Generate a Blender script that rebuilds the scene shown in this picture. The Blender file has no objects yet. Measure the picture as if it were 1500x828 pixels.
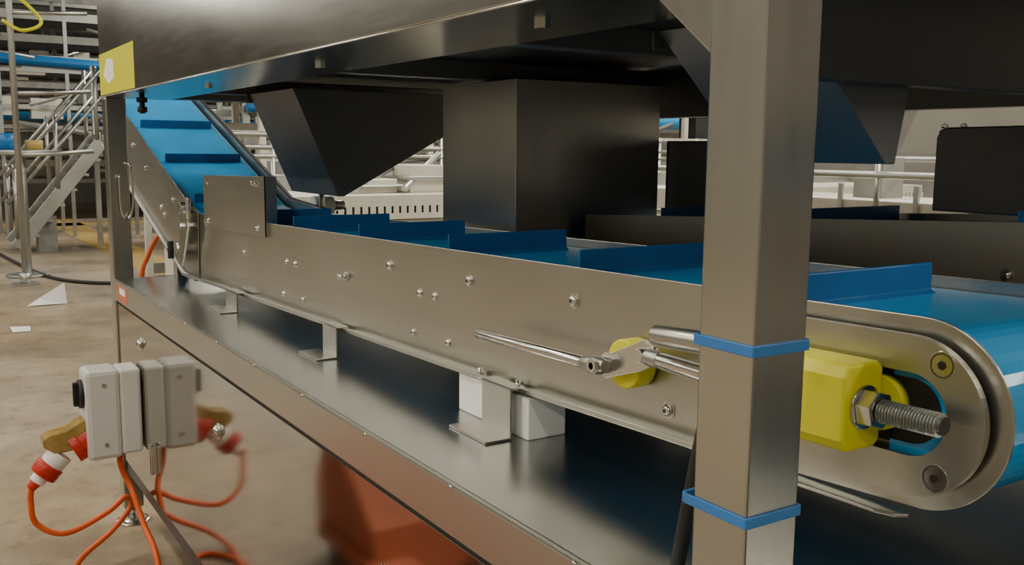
import bpy, bmesh, math, random
from mathutils import Vector, Matrix
random.seed(7)
S=bpy.context.scene
col=S.collection

# ------------------------------------------------------------------ materials
def newmat(name):
    m=bpy.data.materials.new(name); m.use_nodes=True
    nt=m.node_tree; b=nt.nodes["Principled BSDF"]
    return m,nt,b
def coords(nt,scale):
    tc=nt.nodes.new("ShaderNodeTexCoord"); mp=nt.nodes.new("ShaderNodeMapping")
    mp.inputs["Scale"].default_value=scale
    nt.links.new(tc.outputs["Object"],mp.inputs["Vector"]); return mp.outputs[0]
def noise(nt,vec,scale,detail=4,rough=.55):
    n=nt.nodes.new("ShaderNodeTexNoise"); n.inputs["Scale"].default_value=scale
    n.inputs["Detail"].default_value=detail; n.inputs["Roughness"].default_value=rough
    nt.links.new(vec,n.inputs["Vector"]); return n.outputs[0]
def ramp(nt,fac,stops):
    r=nt.nodes.new("ShaderNodeValToRGB"); e=r.color_ramp.elements
    while len(e)<len(stops): e.new(.5)
    for i,(p,c) in enumerate(stops):
        e[i].position=p; e[i].color=(c[0],c[1],c[2],1)
    nt.links.new(fac,r.inputs[0]); return r.outputs[0]
def maprange(nt,fac,a,b,lo,hi):
    r=nt.nodes.new("ShaderNodeMapRange")
    r.inputs[1].default_value=a; r.inputs[2].default_value=b; r.inputs[3].default_value=lo; r.inputs[4].default_value=hi
    nt.links.new(fac,r.inputs[0]); return r.outputs[0]
def steel(name,c,r0,r1,brush=(2,2,60),bump=.02,blotch=2.5,var=.25,metal=1.0):
    m,nt,b=newmat(name)
    v=coords(nt,(1,1,1)); bl=noise(nt,v,blotch,3,.5)
    d=tuple(x*(1-var) for x in c)
    cc=ramp(nt,bl,[(.3,d),(.7,c)]); nt.links.new(cc,b.inputs["Base Color"])
    vb=coords(nt,brush); br=noise(nt,vb,6,2,.5)
    mx=nt.nodes.new("ShaderNodeMath"); mx.operation='ADD'
    nt.links.new(br,mx.inputs[0]); nt.links.new(bl,mx.inputs[1])
    rr=maprange(nt,mx.outputs[0],.6,1.4,r0,r1); nt.links.new(rr,b.inputs["Roughness"])
    b.inputs["Metallic"].default_value=metal
    if bump:
        bp=nt.nodes.new("ShaderNodeBump"); bp.inputs["Strength"].default_value=bump; bp.inputs["Distance"].default_value=.002
        nt.links.new(br,bp.inputs["Height"]); nt.links.new(bp.outputs[0],b.inputs["Normal"])
    return m
def plain(name,c,rough=.5,metal=0,var=.12,scale=6,bump=0,spec=.5):
    m,nt,b=newmat(name)
    v=coords(nt,(1,1,1)); n=noise(nt,v,scale,5)
    cc=ramp(nt,n,[(.3,tuple(x*(1-var) for x in c)),(.7,tuple(min(1,x*(1+var*.4)) for x in c))])
    nt.links.new(cc,b.inputs["Base Color"]); b.inputs["Roughness"].default_value=rough
    b.inputs["Metallic"].default_value=metal; b.inputs["Specular IOR Level"].default_value=spec
    if bump:
        bp=nt.nodes.new("ShaderNodeBump"); bp.inputs["Strength"].default_value=bump; bp.inputs["Distance"].default_value=.004
        nt.links.new(n,bp.inputs["Height"]); nt.links.new(bp.outputs[0],b.inputs["Normal"])
    return m
M=dict(
 plate=steel("brushed_side_plate",(.53,.522,.465),.29,.37,(1,1,10),.0,1.6,.14),
 post=steel("brushed_post",(.54,.53,.48),.19,.28,(5,5,.6),.0,1.4,.18),
 panel=steel("polished_panel",(.47,.465,.415),.18,.24,(1,1,10),.0,1.2,.12),
 mirror=steel("mirror_panel",(.45,.42,.365),.055,.09,(2,1,1),.0,1.0,.14),
 table=steel("worn_table_steel",(.46,.46,.44),.21,.27,(1,1,1),.0,1.6,.14),
 rim=steel("table_rim_steel",(.52,.50,.44),.30,.36,(1,1,8),.0,1.5,.10),
 duct=steel("duct_steel",(.54,.54,.52),.27,.37,(3,3,1),.0,1.8,.25),
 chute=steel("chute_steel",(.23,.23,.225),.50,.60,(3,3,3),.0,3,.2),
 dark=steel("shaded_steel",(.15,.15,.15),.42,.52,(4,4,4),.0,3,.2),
 greyp=steel("grey_side_plate",(.44,.43,.39),.35,.45,(2,2,10),.0,2,.2),
 alu=steel("galvanised_steel",(.52,.53,.50),.36,.48,(3,3,3),.0,2,.25),
 bolt=steel("bolt_steel",(.68,.67,.62),.15,.25,(9,9,9),.0,9,.1),
 bg=plain("painted_machine_grey",(.25,.25,.23),.45,0,.3),
 pale=plain("pale_machine_panel",(.70,.68,.58),.4,.0),
 blue=plain("blue_belt",(.030,.34,.72),.20,0,.10,5),
 cleat=plain("blue_cleat",(.008,.15,.42),.36,0,.12,8),
 band=plain("blue_silicone",(.035,.18,.47),.5,0,.1),
 yellow=plain("yellow_plastic",(.80,.74,.025),.45,0,.06),
 white=plain("white_nylon",(.95,.95,.90),.5,0,.05),
 boxw=plain("grey_white_plastic",(.66,.66,.62),.35,0,.05),
 black=plain("black_rubber",(.012,.012,.012),.5,0,.1),
 red=plain("red_plastic",(.60,.03,.012),.35,0,.1),
 orange=plain("orange_cable",(.80,.12,.02),.45,0,.1),
 rust=plain("orange_paint",(.60,.17,.085),.6,0,.3,3),
 amber=plain("amber_flap",(.42,.28,.08),.2,0,.4,14),
 tan=plain("floor_paint_yellow",(.50,.34,.10),.5,0,.2,3),
 lemon=plain("vivid_yellow",(.75,.72,.02),.35,0,.05),
 wall=plain("hall_wall_paint",(.32,.31,.275),.7,0,.3,.6),
 ceil=plain("hall_ceiling_paint",(.14,.135,.12),.8,0,.3,.5),
 paper=plain("paper_sheet",(.85,.84,.8),.8,0,.05),
)
m,nt,b=newmat("sealed_concrete")
v=coords(nt,(1,1,1)); n1=noise(nt,v,.8,9,.7); n2=noise(nt,v,7,8,.78); n3=noise(nt,v,.25,3,.5)
c1=ramp(nt,n1,[(.33,(.23,.19,.14)),(.52,(.36,.305,.23)),(.70,(.48,.415,.315))])
c2=ramp(nt,n2,[(.34,(.35,.33,.30)),(.45,(.85,.84,.82)),(.6,(1,1,1))])
mx=nt.nodes.new("ShaderNodeMix"); mx.data_type='RGBA'; mx.blend_type='MULTIPLY'; mx.inputs[0].default_value=.7
nt.links.new(c1,mx.inputs[6]); nt.links.new(c2,mx.inputs[7])
c3=ramp(nt,n3,[(.42,(1,1,1)),(.62,(1.0,.84,.60))])
my=nt.nodes.new("ShaderNodeMix"); my.data_type='RGBA'; my.blend_type='MULTIPLY'; my.inputs[0].default_value=.6
nt.links.new(mx.outputs[2],my.inputs[6]); nt.links.new(c3,my.inputs[7]); nt.links.new(my.outputs[2],b.inputs["Base Color"])
rr=maprange(nt,n1,.3,.7,.26,.5); nt.links.new(rr,b.inputs["Roughness"])
M["floor"]=m
def emis(name,c,s):
    m=bpy.data.materials.new(name); m.use_nodes=True; b=m.node_tree.nodes["Principled BSDF"]
    b.inputs["Emission Color"].default_value=(*c,1); b.inputs["Emission Strength"].default_value=s; return m
M["tube"]=emis("lamp_tube",(1,.97,.88),12)

# ------------------------------------------------------------------ builder
def empty(name):
    e=bpy.data.objects.new(name,None); col.objects.link(e); e.empty_display_size=.1; return e
class B:
    def __init__(s,name,parent=None,bev=.0015,fmap=None):
        s.n=name;s.p=parent;s.bev=bev;s.f=fmap;s.v=[];s.fc=[];s.mi=[];s.sm=[];s.mats=[]
    def m(s,k):
        if k not in s.mats: s.mats.append(k)
        return s.mats.index(k)
    def add(s,vs,fs,mat,sm=False):
        o=len(s.v); s.v+= [tuple(q) for q in vs]; i=s.m(mat)
        for k,f in enumerate(fs):
            s.fc.append([o+a for a in f]); s.mi.append(i); s.sm.append(sm if isinstance(sm,bool) else sm[k])
        return s
    def box(s,x0,x1,y0,y1,z0,z1,mat):
        vs=[(x,y,z) for x in (x0,x1) for y in (y0,y1) for z in (z0,z1)]
        return s.add(vs,[(0,1,3,2),(4,6,7,5),(0,4,5,1),(2,3,7,6),(0,2,6,4),(1,5,7,3)],mat)
    def prism(s,pts,ax,a0,a1,mat,smooth=False):
        n=len(pts); vs=[]
        for a in (a0,a1):
            for p,q in pts:
                vs.append({'y':(p,a,q),'x':(a,p,q),'z':(p,q,a)}[ax])
        fs=[tuple(range(n)),tuple(range(2*n-1,n-1,-1))]+[(i,(i+1)%n,n+(i+1)%n,n+i) for i in range(n)]
        return s.add(vs,fs,mat,[False,False]+[smooth]*n)
    def ring(s,outer,inner,ax,a0,a1,mat):
        n=len(outer); vs=[]
        def mk(p,q,a): return {'y':(p,a,q),'x':(a,p,q),'z':(p,q,a)}[ax]
        for a in (a0,a1):
            for L in (outer,inner):
                for p,q in L: vs.append(mk(p,q,a))
        fs=[]
        for i in range(n):
            j=(i+1)%n
            fs+=[(i,j,n+j,n+i),(2*n+i,3*n+i,3*n+j,2*n+j),(i,2*n+i,2*n+j,j),(n+i,n+j,3*n+j,3*n+i)]
        return s.add(vs,fs,mat)
    def tube(s,pts,r,mat,n=10,smooth=True):
        P=[Vector(p) for p in pts]; rs=r if isinstance(r,(list,tuple)) else [r]*len(P)
        vs=[];up=None
        for i,p in enumerate(P):
            t=(P[min(i+1,len(P)-1)]-P[max(i-1,0)]).normalized()
            if up is None:
                up=t.orthogonal().normalized()
            up=(up-t*up.dot(t)).normalized(); w=t.cross(up)
            for k in range(n):
                a=2*math.pi*k/n; vs.append(p+(up*math.cos(a)+w*math.sin(a))*rs[i])
        fs=[];sm=[]
        for i in range(len(P)-1):
            for k in range(n):
                a=i*n+k;b_=i*n+(k+1)%n; fs.append((a,b_,b_+n,a+n)); sm.append(smooth)
        fs.append(tuple(range(n-1,-1,-1))); fs.append(tuple(range((len(P)-1)*n,len(P)*n))); sm+=[False,False]
        return s.add(vs,fs,mat,sm)
    def cyl(s,p0,p1,r,mat,n=20,smooth=True): return s.tube([p0,p1],r,mat,n,smooth)
    def dome(s,x,y,z,r,mat,out=-1):
        s.cyl((x,y,z),(x,y+out*r*.18,z),r*1.35,mat,16)
        k=[(0,1),(.35,.93),(.6,.75),(.75,.45)]
        s.tube([(x,y+out*(r*.18+r*a),z) for a,_ in k],[r*b_ for _,b_ in k],mat,16)
        s.cyl((x,y+out*(r*.9),z),(x,y+out*(r*.97),z),r*.33,"black",6)
    def done(s):
        me=bpy.data.meshes.new(s.n)
        vs=[s.f(*q) for q in s.v] if s.f else s.v
        me.from_pydata(vs,[],s.fc)
        for k in s.mats: me.materials.append(M[k])
        me.polygons.foreach_set("material_index",s.mi); me.polygons.foreach_set("use_smooth",s.sm)
        bm=bmesh.new(); bm.from_mesh(me); bmesh.ops.recalc_face_normals(bm,faces=bm.faces); bm.to_mesh(me); bm.free()
        o=bpy.data.objects.new(s.n,me); col.objects.link(o)
        if s.p: o.parent=s.p
        if s.bev:
            bv=o.modifiers.new("bevel","BEVEL"); bv.width=s.bev; bv.segments=2; bv.limit_method='ANGLE'; bv.angle_limit=math.radians(50)
        return o
def smoothpath(pts,k=8):
    P=[Vector(p) for p in pts]; out=[]
    Q=[P[0]*2-P[1]]+P+[P[-1]*2-P[-2]]
    for i in range(1,len(Q)-2):
        for j in range(k):
            t=j/k; a,b_,c,d=Q[i-1],Q[i],Q[i+1],Q[i+2]
            out.append(.5*((2*b_)+(c-a)*t+(2*a-5*b_+4*c-d)*t*t+(3*b_-a-3*c+d)*t**3))
    out.append(P[-1]); return out

# ------------------------------------------------------------------ camera
yaw,pit,rol=math.radians(32.68),math.radians(7.91),math.radians(.53)
Fh=Vector((-math.cos(yaw),math.sin(yaw),0)); R=Vector((math.sin(yaw),math.cos(yaw),0)); Z=Vector((0,0,1))
F=Fh*math.cos(pit)-Z*math.sin(pit); D=-(Fh*math.sin(pit)+Z*math.cos(pit))
R2=R*math.cos(rol)-D*math.sin(rol); D2=D*math.cos(rol)+R*math.sin(rol)
cam=bpy.data.cameras.new("camera"); cam.sensor_width=36; cam.lens=33.6; cam.clip_start=.02
co=bpy.data.objects.new("camera",cam); col.objects.link(co)
mt=Matrix((R2,-D2,-F)).transposed().to_4x4(); mt.translation=Vector((0,0,1.617)); co.matrix_world=mt
S.camera=co

# ------------------------------------------------------------------ hall
B("floor",bev=0).box(-30,8,-9,16,-.2,0,"floor").done()
B("ceiling",bev=0).box(-30,8,-9,16,6.5,6.7,"ceil").done()
B("wall_left",bev=0).box(-30.2,-30,-9,16,0,6.5,"wall").done()
B("wall_right",bev=0).box(8,8.2,-9,16,0,6.5,"wall").done()
B("wall_back",bev=0).box(-30,8,16,16.2,0,6.5,"wall").done()
B("wall_front",bev=0).box(-30,8,-9.2,-9,0,6.5,"wall").done()
def lamp(x,y,power):
    b=B("hanging_strip_lamp",bev=0); b.box(x-.9,x+.9,y-.12,y+.12,5.28,5.36,"alu")
    for dy in (-.06,.06): b.cyl((x-.85,y+dy,5.25),(x+.85,y+dy,5.25),.02,"tube",8)
    for dx in (-.7,.7): b.cyl((x+dx,y,5.36),(x+dx,y,6.5),.008,"black",6)
    b.done()
    l=bpy.data.lights.new("strip_lamp_light","AREA"); l.shape='RECTANGLE'; l.size=1.8; l.size_y=.3; l.energy=power; l.color=(1,.94,.82)
    o=bpy.data.objects.new("strip_lamp_light",l); col.objects.link(o); o.location=(x,y,5.2)
for x in (-23,-17,-11,-5.8,-1.5,3.5):
    for y in (-5,-1.2,5,10):
        p=155
        if y==-5 and x>-12: p=190
        if y==-1.2: p=62
        if y==5: p=200
        if y==-1.2 and x==-5.8: p=115
        lamp(x,y,p)
w=bpy.data.worlds.new("w"); S.world=w; w.use_nodes=True
w.node_tree.nodes["Background"].inputs[0].default_value=(1,.95,.86,1); w.node_tree.nodes["Background"].inputs[1].default_value=.1

# ------------------------------------------------------------------ machine
ZT=1.071; Y0=.73
b=B("support_post",bev=.006); b.box(-.757,-.677,Y0,Y0+.08,ZT+.003,1.812,"post"); b.prism([(-.757,1.81),(-.757,1.70),(-.90,1.81)],'y',Y0+.03,Y0+.036,"post"); b.done()
b=B("support_post",bev=.006); b.box(-4.28,-4.2,Y0,Y0+.08,.07,1.812,"post")
x,y=-4.24,Y0+.04
b.cyl((x,y,0),(x,y,.012),.07,"bolt"); b.tube([(x,y,.012),(x,y,.03)],[.06,.02],"bolt",20); b.cyl((x,y,.03),(x,y,.08),.014,"bolt")
b.cyl((x,y,.05),(x,y,.065),.024,"bolt",6,False)
b.done()
for x in (-4.28,-.757):
    b=B("support_post",bev=.006); b.box(x,x+.08,2.75,2.83,0,1.812,"post"); b.done()
fr=empty("hopper_housing")
b=B("upper_front_panel",fr,.003)
b.box(-4.285,-.677,Y0,Y0+.004,1.818,2.5,"panel")
b.box(-4.285,-.677,Y0,Y0+.27,1.814,1.818,"panel")
b.done()
b=B("upper_body_underside",fr,.002)
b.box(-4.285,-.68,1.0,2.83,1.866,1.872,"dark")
b.box(-4.285,-.68,Y0+.004,2.83,2.49,2.5,"panel")
b.box(-4.285,-.68,2.826,2.83,1.82,2.5,"panel")
b.box(-4.285,-4.28,Y0+.004,2.826,1.818,2.49,"panel")
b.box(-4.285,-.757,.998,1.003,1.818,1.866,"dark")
b.done()
b=B("cross_members",fr,.002)
for x in (-4.2,-3.65,-2.40,-1.55):
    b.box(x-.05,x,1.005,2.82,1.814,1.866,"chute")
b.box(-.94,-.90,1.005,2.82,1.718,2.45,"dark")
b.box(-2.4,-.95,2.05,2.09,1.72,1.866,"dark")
b.done()
b=B("underside_bolts",fr,0)
for x,y in ((-3.15,.86),(-2.19,.86),(-1.26,.86)):
    b.cyl((x,y,1.814),(x,y,1.804),.013,"bolt",6,False)
b.cyl((-3.85,.80,1.814),(-3.85,.80,1.74),.010,"black",12)
b.cyl((-3.85,.80,1.80),(-3.85,.80,1.782),.022,"black",6,False); b.cyl((-3.85,.80,1.765),(-3.85,.80,1.745),.018,"black",12)
b.cyl((-.9,1.62,1.86),(-.893,1.62,1.86),.012,"black",14)
b.done()
b=B("yellow_patch",fr,0); b.box(-4.283,-3.62,Y0-.0008,Y0,1.822,1.985,"lemon"); b.prism([(-4.2,1.90),(-4.12,1.96),(-4.0,1.95),(-3.98,1.88),(-4.1,1.86)],'y',Y0-.0014,Y0-.0008,"white").done()  # flat yellow patch with a white shape, lower left of the panel

tb=empty("base_cabinet")
b=B("table_top",tb,.004)
b.box(-4.195,.9,Y0+.012,2.7,ZT-.004,ZT,"table").done()
b=B("table_rim",tb,.006)
b.box(-4.195,.9,Y0-.002,Y0+.012,ZT-.085,ZT+.002,"rim")
b.box(-4.195,-4.185,Y0+.09,2.7,ZT-.085,ZT+.002,"rim")
for i in range(9):
    x=-3.7+.34*i; b.cyl((x,Y0-.002,ZT),(x+.012,Y0-.002,ZT),.0035,"bolt",8)
b.done()
b=B("shadow_gap_strip",tb,0); b.box(-4.19,.9,Y0+.012,Y0+.03,ZT-.105,ZT-.085,"black").done()  # not a seal: black strip painting the shade in the gap under the rim
b=B("mirror_door_panels",tb,.002)
b.box(-4.19,.9,Y0+.008,Y0+.014,.30,ZT-.10,"mirror")
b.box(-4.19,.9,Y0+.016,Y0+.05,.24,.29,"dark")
b.done()
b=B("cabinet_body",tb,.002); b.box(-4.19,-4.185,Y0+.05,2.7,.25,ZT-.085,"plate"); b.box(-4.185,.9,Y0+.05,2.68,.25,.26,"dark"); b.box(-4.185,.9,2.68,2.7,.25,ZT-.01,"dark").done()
b=B("cabinet_legs",tb,.003)
for x in (-2.3,.6): b.box(x,x+.06,Y0+.05,Y0+.11,0,.25,"post")
b.done()
b=B("panel_bolts",tb,0)
for x,z in ((-3.75,.875),(-2.72,.80),(-1.6,.8)): b.dome(x,Y0+.008,z,.018,"bolt")
b.done()
b=B("rating_sticker",tb,0); b.box(-4.10,-3.93,Y0-.003,Y0-.002,ZT-.075,ZT-.01,"rust"); b.box(-4.07,-3.96,Y0-.0034,Y0-.003,ZT-.045,ZT-.02,"white").done()
b=B("hinge",tb,.001)
b.box(-3.62,-3.56,Y0-.004,Y0+.008,.42,.52,"bolt"); b.cyl((-3.59,Y0-.006,.41),(-3.59,Y0-.006,.53),.008,"bolt")
b.done()

# ------------------------------------------------------------------ belt conveyor
def cm(x,dy,h): return (x,.997+.0143*(x+1.05)+dy,1.17+.02*(x+1.05)+h)
cv=empty("cleated_belt_conveyor")
def arc(cx,cz,r,a0,a1,n): return [(cx+r*math.cos(math.radians(a0+(a1-a0)*i/n)),cz+r*math.sin(math.radians(a0+(a1-a0)*i/n))) for i in range(n+1)]
CX=-.668
main=[(-3.86,0),(-1.75,0),(-1.05,.005)]+arc(CX,.134,.116,-90,90,28)+[(-3.86,.25)]
b=B("side_plate_near",cv,.001,cm); b.prism(main,'y',0,.004,"plate",False).done()
b=B("side_plate_far",cv,.001,cm); b.prism(main,'y',.405,.409,"plate").done()
b=B("lower_flange",cv,.0015,cm)
def fl(x): return .0 if x<-1.75 else .008*(x+1.75)/.7
for a,c in ((-3.9,-1.75),(-1.75,-.86)):
    for (d0,d1,h0,h1) in ((-.022,.002,-.003,.001),(-.025,-.022,-.003,.007)):
        vs=[(X,yy,fl(X)+hh) for X in (a,c) for yy in (d0,d1) for hh in (h0,h1)]
        b.add(vs,[(0,1,3,2),(4,6,7,5),(0,4,5,1),(2,3,7,6),(0,2,6,4),(1,5,7,3)],"plate")
b.box(-3.9,-.86,.409,.43,-.004,0,"plate")
b.prism([(-.86,-.027),(-.70,-.027),(-.675,-.020),(-.665,-.008),(-.67,.0),(-.86,.0)],'z',.006,.011,"plate")
b.done()
def zl(x,z): return (x,z-(1.17+.02*(x+1.05)))
XE=-5.42
def ztop(x): return 1.408+.3515*(-3.86-x)
def zbot(x): return 1.118+.346*(-3.93-x)
inc=[zl(-3.72,1.118),zl(-3.93,1.118),zl(XE,zbot(XE)),zl(XE,ztop(XE)),zl(-3.86,1.408),zl(-3.70,1.375)]
b=B("incline_plate_near",cv,.001,cm); b.prism(inc,'y',-.006,-.002,"plate")
for x,z in ((-4.05,1.40),(-4.2,1.33),(-4.25,1.36),(-4.5,1.52),(-3.9,1.2),(-4.0,1.22),(-4.75,1.62)):
    q=zl(x,z); b.dome(x,-.006,q[1],.010,"bolt")
b.tube([(x,-.014,zl(x,z)[1]) for x,z in ((-3.72,1.112),(-3.90,1.115),(XE,zbot(XE)-.005))],.010,"alu",8)
b.done()
inf=[zl(-3.5,1.118),zl(-3.93,1.118),zl(XE,zbot(XE)),zl(XE,ztop(XE)),zl(-3.86,1.408),zl(-3.50,1.385)]
b=B("incline_plate_far",cv,.001,cm); b.prism(inf,'y',.411,.415,"plate")
b.prism([zl(XE,ztop(XE)+.006),zl(-3.86,1.414),zl(-3.50,1.390),zl(-3.5,1.381),zl(-3.86,1.404),zl(XE,ztop(XE)-.004)],'y',.416,.43,"black")
b.done()
belt=arc(CX,.128,.103,-90,90,24)+[(-3.62,.226),zl(-3.86,1.378),zl(XE+.02,ztop(XE+.02)-.030),zl(XE+.02,zbot(XE)+.05),zl(-3.9,1.16),(-3.6,.02)]
b=B("belt",cv,0,cm); b.prism(belt,'y',.012,.395,"blue",False)
b.done()
b=B("cleats",cv,.002,cm)
for x in (-.885,-1.36,-1.83,-2.30,-2.77,-3.24):
    b.prism([(x-.004,.224),(x+.010,.224),(x+.012,.230),(x+.002,.236),(x+.001,.277),(x-.004,.278)],'y',.022,.34,"cleat")
tx=.3515; L_=math.hypot(1,tx); nx,nz=tx/L_,1/L_
for x in (-3.92,-4.36,-4.80,-5.24):
    z=ztop(x)-.030
    pts=[(x-.004,z-.004),(x+nx*.036-.004,z+nz*.036),(x+nx*.036+.003,z+nz*.036-.001),(x+.012,z-.006)]
    b.prism([zl(*p) for p in pts],'y',.04,.37,"cleat")
b.done()
b=B("transition_cover",cv,.002,cm)
b.box(-3.60,-2.93,-.010,-.006,.205,.395,"plate")
b.box(-2.934,-2.93,-.010,.03,.205,.395,"plate")
for x,h in ((-3.54,.37),(-3.0,.37),(-3.54,.23),(-3.0,.23),(-3.04,.375)): b.dome(x,-.010,h,.008,"bolt")
b.done()
b=B("takeup_latch",cv,.001,cm)
b.prism([(-3.95,.06),(-3.88,.04),(-3.76,.24),(-3.74,.30),(-3.80,.30),(-3.88,.18)],'y',-.030,-.022,"alu")
b.prism([(-3.86,.05),(-3.80,.04),(-3.70,.20),(-3.72,.26),(-3.80,.25)],'y',-.045,-.037,"bolt")
b.cyl((-3.78,-.055,.27),(-3.78,-.006,.27),.022,"bolt"); b.cyl((-3.70,-.04,.23),(-3.70,-.04,.31),.010,"bolt")
b.cyl((-3.86,-.05,.11),(-3.86,-.006,.11),.014,"bolt",6,False); b.cyl((-3.78,-.055,.20),(-3.78,-.006,.20),.013,"bolt",6,False)
b.cyl((-3.95,-.05,.06),(-3.95,-.05,.13),.012,"black")
b.done()
b=B("side_bearing",cv,.001,cm)
b.cyl((-3.62,.42,.27),(-3.62,.50,.27),.04,"white"); b.cyl((-3.62,.5,.27),(-3.62,.55,.27),.02,"bolt"); b.cyl((-3.55,.43,.22),(-3.55,.43,.33),.012,"bolt")
b.done()
b=B("plate_bolts",cv,0,cm)
big=[(-2.07,.19),(-1.70,.19),(-1.342,.19),(-1.094,.045)]
small=[(-3.17,.14),(-2.77,.14),(-2.70,.14),(-2.80,.04),(-2.64,.04),(-1.92,.14),(-1.85,.14),(-1.95,.045),(-1.79,.045)]
for x,h in big: b.dome(x,0,h,.0105,"bolt")
for x,h in small: b.dome(x,0,h,.0080,"bolt")
b.cyl((-2.32,0,.14),(-2.32,-.03,.14),.006,"bolt"); b.cyl((-2.32,-.002,.14),(-2.32,-.010,.14),.012,"bolt",6,False)
for x in (-1.64,-1.50):
    b.cyl((x,-.012,-.006),(x,-.012,.018),.005,"bolt"); b.cyl((x,-.012,.001),(x,-.012,.008),.009,"bolt",6,False)
b.done()
NN=56
def rnd(x0,x1,cz,hh,x1r,n):
    pts=[]
    for i in range(n//2):
        a=-90+180*i/(n//2-1); pts.append((x1-x1r+x1r*math.cos(math.radians(a)),cz+hh*math.sin(math.radians(a))))
    for i in range(n-n//2):
        t=i/(n-n//2-1)
        pts.append((x0,cz+hh-2*hh*t))
    return pts
b=B("tensioner_end_plate",cv,.0015,cm)
b.ring(rnd(-.98,-.573,.134,.096,.096,NN),rnd(-.745,-.618,.136,.050,.05,NN),'y',-.020,-.010,"plate")
for x,h in ((-.628,.201),(-.628,.068)):
    b.cyl((x,-.020,h),(x,-.0212,h),.0165,"bolt",24); b.ring([(x+.0150*math.cos(a*.3927),h+.0150*math.sin(a*.3927)) for a in range(16)],[(x+.0128*math.cos(a*.3927),h+.0128*math.sin(a*.3927)) for a in range(16)],'y',-.0216,-.0212,"dark")
    b.cyl((x,-.0212,h),(x,-.0222,h),.0055,"black",6)
b.box(-.98,-.70,-.010,0,.20,.21,"black"); b.box(-.98,-.70,-.010,0,.055,.065,"black")
b.done()
b=B("slot_dark_sheet",cv,0,cm)  # flat sheet on the plate, black in place of the slot's inner shade
b.prism(rnd(-.76,-.635,.136,.044,.044,NN),'y',-.0012,-.0004,"black"); 
b.ring(rnd(-.70,-.616,.136,.054,.054,NN),rnd(-.70,-.634,.136,.040,.040,NN),'y',-.004,-.0014,"blue")
b.cyl((-.712,-.016,.140),(-.712,-.001,.140),.034,"yellow",28)
b.done()
b=B("tensioner_block",cv,.004,cm)
yc,hc=-.055,.142
oc=[(yc+a,hc+bb) for a,bb in ((-.036,-.038),(-.026,-.053),(.024,-.053),(.034,-.045),(.034,.045),(.024,.053),(-.026,.053),(-.036,.038))]
b.prism(oc,'x',-.87,-.702,"yellow")
b.done()
b=B("hex_nut",cv,.001,cm)
b.cyl((-.702,yc,hc),(-.698,yc,hc),.027,"bolt",24)
b.cyl((-.698,yc,hc),(-.678,yc,hc),.0235,"bolt",6,False)
b.done()
# threaded rod : alternating crest / root rings
b=B("threaded_rod",cv,.0,cm)
b.cyl((-.69,yc,hc),(-.598,yc,hc),.0105,"dark",24)
x=-.677
while x<-.601:
    b.tube([(x,yc,hc),(x+.0012,yc,hc),(x+.0020,yc,hc),(x+.0032,yc,hc)],[.0108,.0142,.0142,.0108],"alu",24,False); x+=.0040
b.done()
b=B("release_lever",cv,.001)
b.cyl((-1.56,.925,1.265),(-1.215,.925,1.274),.0100,"bolt",20)
b.tube([(-1.225,.925,1.274),(-1.20,.925,1.275),(-1.18,.925,1.277),(-1.165,.925,1.279)],[.0105,.015,.015,.010],"greyp",16)
b.cyl((-1.178,.905,1.279),(-1.178,.99,1.279),.007,"bolt",12); b.cyl((-1.178,.905,1.279),(-1.178,.912,1.279),.013,"bolt",6,False)
pl=[]
for a in range(0,13): pl.append((-1.172+.022*math.cos(math.radians(75+15*a)),1.277+.022*math.sin(math.radians(75+15*a))))
pl+= [(-1.09,1.285),(-1.060,1.302)]+[(-1.064,1.328),(-1.085,1.335)]
b.prism(pl,'y',.934,.940,"bolt")
b.cyl((-1.078,.915,1.313),(-1.078,.95,1.313),.011,"bolt",14)
b.tube([(-1.09,.928,1.312),(-1.07,.928,1.312),(-1.068,.928,1.312),(-1.04,.928,1.312)],[.006,.009,.013,.013],"greyp",16)
b.cyl((-1.04,.928,1.312),(-.86,.928,1.308),.0125,"bolt",20)
b.cyl((-1.035,.915,1.352),(-.90,.915,1.36),.0165,"plate",24)
b.done()
b=B("lever_bearing",cv,.003); b.cyl((-1.16,.955,1.28),(-1.16,.992,1.28),.040,"yellow",28).done()
b=B("support_packer",cv,.003); b.box(-1.72,-1.455,.972,1.06,ZT,1.153,"white").done()
for i,(x0,x1,yv) in enumerate(((-1.615,-1.475,.985),(-2.435,-2.305,.976),(-3.29,-3.13,.962))):
    zt=1.17+.02*(x0+1.05)
    b=B("mounting_bracket_%d"%(i+1),cv,.0015)
    b.box(x0,x1,yv-.095,yv-.035,ZT,ZT+.005,"plate")
    b.box(x0+.035,x1,yv-.040,yv-.035,ZT,zt+.012,"plate"); b.box(x0+.035,x1,yv-.040,yv-.005,zt+.008,zt+.012,"plate")
    b.done()
b=B("end_support",cv,.002); b.box(-4.18,-4.13,.97,1.02,ZT,1.19,"post").done()

# ------------------------------------------------------------------ chutes & duct
def chute(X0,X1,yf,yt,yb,zt_,ztop_):
    b=B("discharge_chute",bev=.002)
    b.prism([(yf,ztop_),(yt-.012,zt_),(yt+.012,zt_),(yb,ztop_)],'x',X0,X1,"chute")
    b.box(X0-.003,X0+.001,yf-.01,yf+.02,ztop_-.03,ztop_,"dark")
    b.done()
chute(-3.56,-3.10,1.12,1.286,1.97,1.452,1.812)
chute(-1.23,-.945,1.07,1.303,1.36,1.60,1.812)
b=B("vertical_duct",bev=.002)
b.box(-2.67,-2.245,1.45,1.97,1.10,1.812,"duct")
b.box(-2.248,-2.240,1.446,1.454,1.10,1.80,"duct")
b.done()

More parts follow.
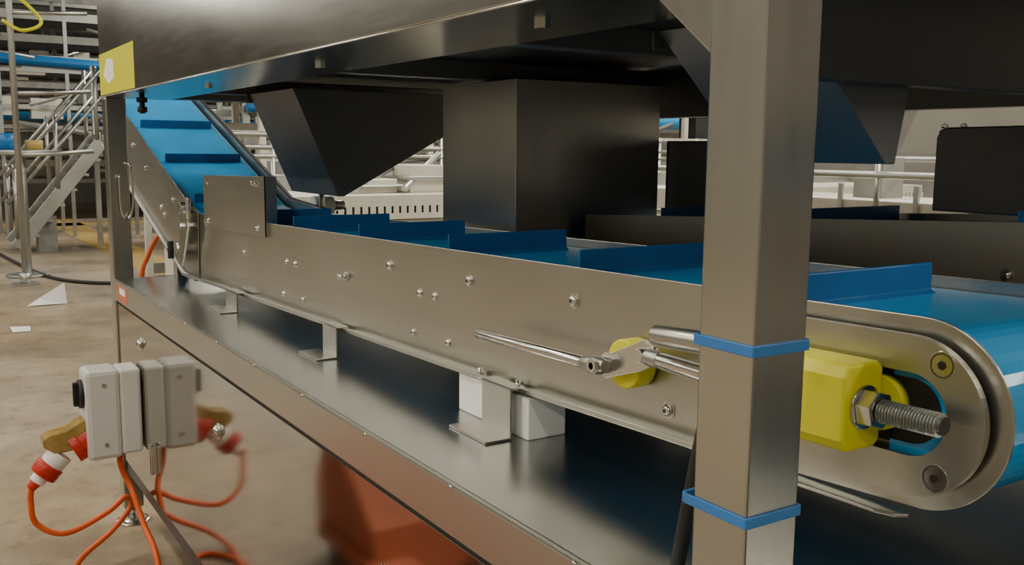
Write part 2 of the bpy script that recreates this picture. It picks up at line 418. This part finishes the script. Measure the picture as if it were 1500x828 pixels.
c2=empty("parallel_belt_conveyor")
def c2m(x,y,z): return (x,y,z+.05*(x+1.3))
b=B("side_plate",c2,.001,c2m)
b.box(-2.20,.6,1.66,1.664,1.24,1.48,"greyp"); b.box(-2.2,.6,2.06,2.064,1.24,1.48,"greyp")
for x in (-1.42,-.95,-.87): b.dome(x,1.66,1.385,.009,"bolt")
b.box(-2.2,.6,1.64,1.66,1.24,1.244,"greyp")
b.done()
b=B("belt",c2,0,c2m); b.box(-2.2,.6,1.67,2.055,1.26,1.465,"blue")
for x in (-1.9,-1.45,-.95,-.5,0,.4): b.box(x,x+.005,1.68,2.04,1.465,1.50,"cleat")
b.done()
b=B("supports",c2,.001)
for x in (-2.0,-.6,.3): b.box(x,x+.05,1.70,1.75,ZT,1.26,"plate")
b.done()
b=B("hopper_shroud",c2,bev=.004)
pl=[(-1.20,1.50),(-1.20,1.650),(-1.193,1.664),(-1.180,1.670),(.4,1.685),(.4,1.60),(-1.0,1.50)]
b.prism(pl,'y',1.80,1.806,"dark"); b.prism([(1.806,1.50),(1.806,1.665),(2.02,1.665),(2.02,1.50)],'x',-1.20,-1.194,"dark")
b.done()
b=B("hopper_shroud",c2,bev=.004)
b.box(-2.235,-1.70,1.99,2.0,1.44,1.648,"chute"); b.box(-2.235,-2.22,1.99,2.05,1.44,1.648,"chute")
b.done()

# ------------------------------------------------------------------ blue bands, cable
for z,tl in ((1.413,.004),(1.228,.014)):
    b=B("blue_silicone_band",bev=.001)
    o=[(-.761-tl,Y0+.0),(-.759-tl*.6,Y0-.003),(-.675,Y0-.003),(-.6735,Y0),(-.6735,Y0+.081),(-.676,Y0+.084),(-.759-tl*1.3,Y0+.084),(-.761-tl*1.5,Y0+.08)]
    i=[(-.757-tl,Y0+.0015),(-.757-tl*.6,Y0-.0),(-.677,Y0-.0),(-.677,Y0+.001),(-.677,Y0+.080),(-.678,Y0+.0805),(-.757-tl*1.2,Y0+.0805),(-.758-tl*1.3,Y0+.079)]
    b.ring(o,i,'z',z-.006,z+.006,"band").done()
b=B("black_cable",bev=0)
b.tube(smoothpath([(-.80,.835,1.45),(-.815,.833,1.38),(-.834,.825,1.30),(-.850,.82,1.21),(-.866,.82,1.13),(-.875,.82,1.082)]),.0095,"black",12).done()

# ------------------------------------------------------------------ socket box + cables
sb=empty("isolator_socket_box")
b=B("enclosure",sb,.012); b.box(-3.90,-3.76,.655,.733,.45,.78,"boxw").done()
b=B("front_cover",sb,.018); b.box(-3.905,-3.755,.535,.658,.44,.785,"boxw").done()
b=B("rotary_switch",sb,.003); b.cyl((-3.83,.537,.69),(-3.83,.52,.69),.055,"black",28); b.box(-3.842,-3.818,.502,.525,.645,.735,"black").done()
b=B("cover_screws",sb,0)
for z in (.50,.73): b.cyl((-3.756,.60,z),(-3.751,.60,z),.008,"bolt")
b.done()
b=B("red_socket",sb,.003)
b.cyl((-3.83,.57,.53),(-3.83,.50,.49),.055,"red",28); b.tube([(-3.83,.52,.5),(-3.83,.49,.485)],[.062,.062],"red",28)
b.done()
b=B("socket_flap",sb,.006); b.prism([(.49,.485),(.43,.48),(.39,.51),(.385,.54),(.41,.555),(.47,.565),(.53,.60),(.55,.58)],'x',-3.87,-3.79,"amber").done()
b=B("plug",sb,.002)
d=Vector((0,-.07,-.075)).normalized(); p=Vector((-3.83,.45,.47))
b.tube([p,p+d*.05],[.046,.044],"white",24); b.tube([p+d*.05,p+d*.10],[.050,.048],"red",24); b.tube([p+d*.10,p+d*.13],[.03,.028],"white",20)
for k in range(6): b.tube([p+d*(.052+.008*k),p+d*(.055+.008*k)],[.0525,.0525],"red",24)
b.tube([p+d*.13,p+d*.16],[.022,.016],"red",16)
b.done()
b=B("plug_cable",sb,0)
e=p+d*.155
b.tube(smoothpath([e,(-3.84,.34,.30),(-3.84,.355,.21),(-3.82,.45,.16),(-3.85,.60,.20),(-3.88,.68,.24),(-3.90,.70,.19),(-3.86,.62,.12),(-3.8,.50,.06),(-3.7,.44,.015),(-3.5,.45,.012),(-3.2,.4,.012)],10),.011,"orange",12)
b.done()
b=B("supply_cable",sb,0)
b.tube(smoothpath([(-3.83,.655,.45),(-3.83,.66,.38),(-3.80,.69,.29),(-3.66,.70,.2),(-3.55,.715,.13),(-3.50,.71,.05),(-3.55,.66,.012),(-3.7,.56,.012),(-3.6,.46,.012),(-3.3,.4,.012)],10),.011,"orange",12)
b.done()
b=B("orange_hose",bev=0)
b.tube(smoothpath([(-4.9,1.1,.012),(-4.8,.95,.1),(-4.7,.93,.6),(-4.6,.92,1.0),(-4.5,.93,1.12),(-4.45,.97,1.22),(-4.42,1.02,1.25)],10),.010,"orange",10)
b.done()
b=B("wire_hook",bev=0)
b.tube(smoothpath([(-4.19,.79,1.55),(-4.17,.81,1.53),(-4.17,.815,1.40),(-4.17,.80,1.33),(-4.17,.775,1.33),(-4.17,.765,1.39),(-4.17,.765,1.50)],8),.0045,"bolt",8).done()

pj=empty("pallet_jack")
b=B("forks",pj,.01)
b.prism([(-3.45,.10),(-3.45,.16),(-2.35,.16),(-2.25,.10)],'y',.0,.17,"rust"); b.prism([(-3.45,.10),(-3.45,.16),(-2.35,.16),(-2.25,.10)],'y',-.45,-.28,"rust")
b.done()
b=B("pump_housing",pj,.015)
b.prism([(-3.52,.06),(-3.54,.30),(-3.44,.52),(-3.34,.54),(-3.00,.26),(-2.95,.06)],'y',-.36,.14,"rust")
b.cyl((-3.50,-.15,.4),(-3.5,-.15,.62),.04,"rust"); b.done()
b=B("handle",pj,0); b.cyl((-3.50,-.15,.55),(-3.50,-.25,1.1),.02,"rust"); b.cyl((-3.50,-.4,1.1),(-3.5,-.1,1.1),.018,"black"); b.done()
b=B("wheels",pj,.002)
for x,y in ((-3.44,.08),(-3.44,-.3),(-2.5,.08),(-2.5,-.36)): b.cyl((x,y-.03,.05),(x,y+.03,.05),.05,"black")
b.done()

# ------------------------------------------------------------------ background : left platform stair
st=empty("platform_stair")
b=B("stringers",st,.005)
def bar(b,p,q,wx,wz,mat):
    (y0,z0),(y1,z1)=p,q; x=wx[0]; dx=wx[1]
    L=math.hypot(y1-y0,z1-z0); ny,nz=-(z1-z0)/L*wz/2,(y1-y0)/L*wz/2
    b.prism([(y0+ny,z0+nz),(y1+ny,z1+nz),(y1-ny,z1-nz),(y0-ny,z0-nz)],'x',x,x+dx,mat)
for x in (-16,-16.9): bar(b,(1.45,.10),(2.75,1.75),(x,.05),.20,"alu")
b.done()
b=B("treads",st,.003)
for i in range(7):
    t=(i+.6)/7.2; b.box(-16.86,-16.0,1.45+1.3*t-.02,1.45+1.3*t+.22,.10+1.65*t,.14+1.65*t,"alu")
b.done()
b=B("handrail",st,0)
for x in (-15.95,-16.93):
    for off in (.95,.55): b.cyl((x,1.35,.2+off),(x,2.75,1.85+off),.03,"alu",10)
    for t in (0.05,.5,.95): b.cyl((x,1.4+1.3*t,.15+1.65*t),(x,1.4+1.3*t,1.25+1.65*t),.03,"alu",10)
b.done()
b=B("landing",st,.005); b.box(-17.2,-15.9,2.7,5.2,1.7,1.8,"alu")
for y in (2.75,3.9,5.1):
    for x in (-17.1,-16.0): b.box(x,x+.08,y,y+.08,0,2.9,"alu")
for z in (2.2,2.55,2.9): b.cyl((-16,2.7,z),(-16,5.2,z),.024,"alu",10)
b.box(-16.4,-16.1,1.75,2.02,0,.55,"bg")
b.done()
b=B("pipe_column",bev=0); b.cyl((-12.4,1.19,0),(-12.4,1.19,6.5),.035,"alu",16); b.box(-12.55,-12.25,1.05,1.33,0,.02,"alu"); b.cyl((-12.4,1.19,.02),(-12.4,1.19,.14),.06,"alu")
for z in (1.5,2.2,3.1): b.cyl((-12.4,1.19,z),(-12.4,2.0,z+.05),.025,"alu",10)
b.tube(smoothpath([(-12.35,1.19,3.3),(-12.3,1.35,3.2),(-12.3,1.5,3.0),(-12.3,1.3,2.9),(-12.3,1.1,3.0)]),.02,"lemon",8)
b.done()
wt=empty("round_work_table")
b=B("top",wt,.01); b.cyl((-13.2,1.3,1.50),(-13.2,1.3,1.56),.40,"alu",28); b.cyl((-13.2,1.3,0),(-13.2,1.3,1.5),.05,"alu"); b.cyl((-13.2,1.3,0),(-13.2,1.3,.03),.25,"alu"); b.done()
b=B("bucket",wt,.0); b.tube([(-13.2,1.15,1.56),(-13.2,1.15,1.76)],[.12,.15],"cleat",20); b.tube([(-13.2,1.45,1.56),(-13.2,1.45,1.68)],[.10,.10],"tan",20); b.done()
def rack(name,x0,x1,y0,y1,z0,z1,nb,bluez=(),seed=0,mat="alu"):
    rg=random.Random(seed); b=B(name,bev=0)
    for x in (x0,x1):
        for i in range(nb):
            y=y0+(y1-y0)*i/(nb-1); b.box(x-.03,x+.03,y-.03,y+.03,0,z1,mat)
    z=z0
    while z<z1:
        for x in (x0,x1): b.box(x-.025,x+.025,y0,y1,z,min(z1,z+rg.uniform(.05,.16)),rg.choice([mat,"bg","bg"]))
        if rg.random()<.7: b.box(x0,x1,y0+.2,y1,z+.02,z+.05,"bg")
        z+=rg.uniform(.22,.42)
    for _ in range(nb*4):
        ya=rg.uniform(y0,y1);za=rg.uniform(z0,z1-.5);dy=rg.uniform(.4,1.4);dz=rg.uniform(-.5,.5)
        b.cyl((x1,ya,za),(x1+rg.uniform(-.2,.2),ya+dy,za+dz),rg.uniform(.015,.05),rg.choice([mat,"bg"]),8)
    for _ in range(nb*3):
        ya=rg.uniform(y0,y1);za=rg.uniform(z0,z1-.4);s_=rg.uniform(.15,.5)
        b.box(x1-.3,x1,ya,ya+s_,za,za+s_*.7,rg.choice(["bg","pale","dark","bg","dark"]))
    for zz,t in bluez:
        b.tube(smoothpath([(x1+.1,y0,zz+.12),(x1+.1,y0+(y1-y0)*.35,zz),(x1+.1,y0+(y1-y0)*.7,zz-.12),(x1+.1,y1,zz-.05)]),t,"cleat",10)
    b.done()
rack("conveyor_gantry",-20,-18.6,0.5,9,1.9,4.6,9,((3.0,.09),),3)
rack("conveyor_gantry",-25,-23.2,0.5,12,.8,4.8,10,((2.2,.12),),5)
rack("packing_line",-12,-11,3.4,9,.5,2.6,8,((1.95,.05),),8,"alu")
xc=empty("slotted_guard_conveyor")
b=B("slotted_guard",xc,.0)
b.box(-6.0,-5.99,2.0,8.8,1.135,1.175,"pale"); b.box(-6.0,-5.99,2.0,8.8,1.225,1.30,"pale")
y=2.0
while y<8.8: b.box(-6.0,-5.99,y,y+.040,1.175,1.225,"pale"); y+=.058
b.box(-6.02,-6.005,2,8.8,1.13,1.28,"black")
b.done()
b=B("bed",xc,.004); b.box(-6.9,-6.03,2.0,8.8,1.0,1.30,"pale"); b.box(-6.9,-6.86,2,8.8,1.3,1.42,"alu")
for y in (2.3,4.0,6.0,8.0):
    for x in (-6.8,-6.1): b.box(x,x+.06,y,y+.06,0,1.0,"alu")
b.done()
b=B("drive_heads",xc,.03)
for y,h in ((2.75,.10),(3.15,.20),(3.7,.14),(4.3,.22)):
    b.box(-6.7,-6.3,y,y+.30,1.30,1.30+h,"pale"); b.box(-6.75,-6.25,y-.04,y+.34,1.30+h*.45,1.30+h*.6,"alu")
    b.cyl((-6.2,y-.1,1.33),(-6.6,y+.4,1.38+h),.025,"alu",10)
b.done()
b=B("upper_rails",xc,0)
for z in (1.55,1.62,1.72): b.cyl((-7.4,2,z),(-7.4,8.8,z-.02),.02,"alu",8)
for i in range(14): b.cyl((-7.4,2+.5*i,0),(-7.4,2+.5*i,1.75),.018,"alu",8)
b.done()
rack("packing_line",-9.6,-8.8,2.0,9,.4,2.2,9,(),11,"pale")
pc=empty("pale_transfer_conveyor")
b=B("bed",pc,.004); b.box(-5.6,1.5,4.5,4.54,1.22,1.36,"pale"); b.box(-5.6,1.5,4.54,5.3,1.25,1.35,"pale")
for i in range(15): b.box(-5.5+.48*i,-5.47+.48*i,4.48,4.5,1.15,1.45,"alu")
for x in (-5,-3,-1,1): b.box(x,x+.07,4.6,4.67,0,1.25,"alu")
b.done()
b=B("guide_rails",pc,0)
b.cyl((-5.6,4.45,1.50),(1.5,4.45,1.50),.02,"alu",10); b.cyl((-5.6,5.2,1.58),(1.5,5.2,1.58),.02,"alu",10)
for i in range(10): b.cyl((-5.4+.7*i,4.45,1.22),(-5.4+.7*i,4.45,1.6),.015,"alu",8); b.box(-5.2+.7*i,-5.0+.7*i,4.9,5.1,1.35,1.35+.08*(i%3+1),"bg")
b.done()
b=B("white_machine_hood",bev=.01)
b.prism([(-2.50,1.62),(-2.42,1.80),(-1.0,1.86),(-.6,1.72),(-1.6,1.64)],'y',3.5,4.1,"white")
for x in (-2.3,-2.22,-1.7): b.dome(x,3.5,1.72,.012,"bolt")
for x in (-2.3,-1.1): b.box(x,x+.07,3.7,3.77,0,1.65,"alu")
b.done()
b=B("blue_pipe_guide",bev=0)
b.tube(smoothpath([(-13.6,11.2,2.16),(-12.6,11.2,2.11),(-11.4,11.2,2.10),(-9.6,11.2,2.12)]),.13,"blue",14)
for x in (-13.2,-11.6,-10.0): b.cyl((x,11.2,0),(x,11.2,2.05),.03,"alu",8)
b.done()
b=B("paper_sheet",bev=0)
b.add([(-10.64,1.02,.01),(-10.64,1.39,.012),(-10.70,1.38,.22),(-10.76,1.28,.13),(-10.8,1.15,.06)],[(0,1,2,3,4)],"paper"); b.add([(-9.5,.76,.006),(-9.2,.76,.006),(-9.2,.9,.006),(-9.45,.92,.006)],[(0,1,2,3)],"paper"); b.done()
b=B("black_floor_cable",bev=0)
b.tube(smoothpath([(-17.5,1.1,.02),(-16.0,1.2,.02),(-14.0,1.36,.02),(-12.7,1.53,.02),(-12.0,1.9,.02),(-11.8,2.45,.02),(-11.6,3.2,.02)]),.022,"black",8).done()
b=B("floor_line_marking",bev=0); b.box(-24,-12.5,2.6,3.2,.001,.004,"tan"); b.box(-22,-21.2,-2,8,.001,.004,"tan").done()
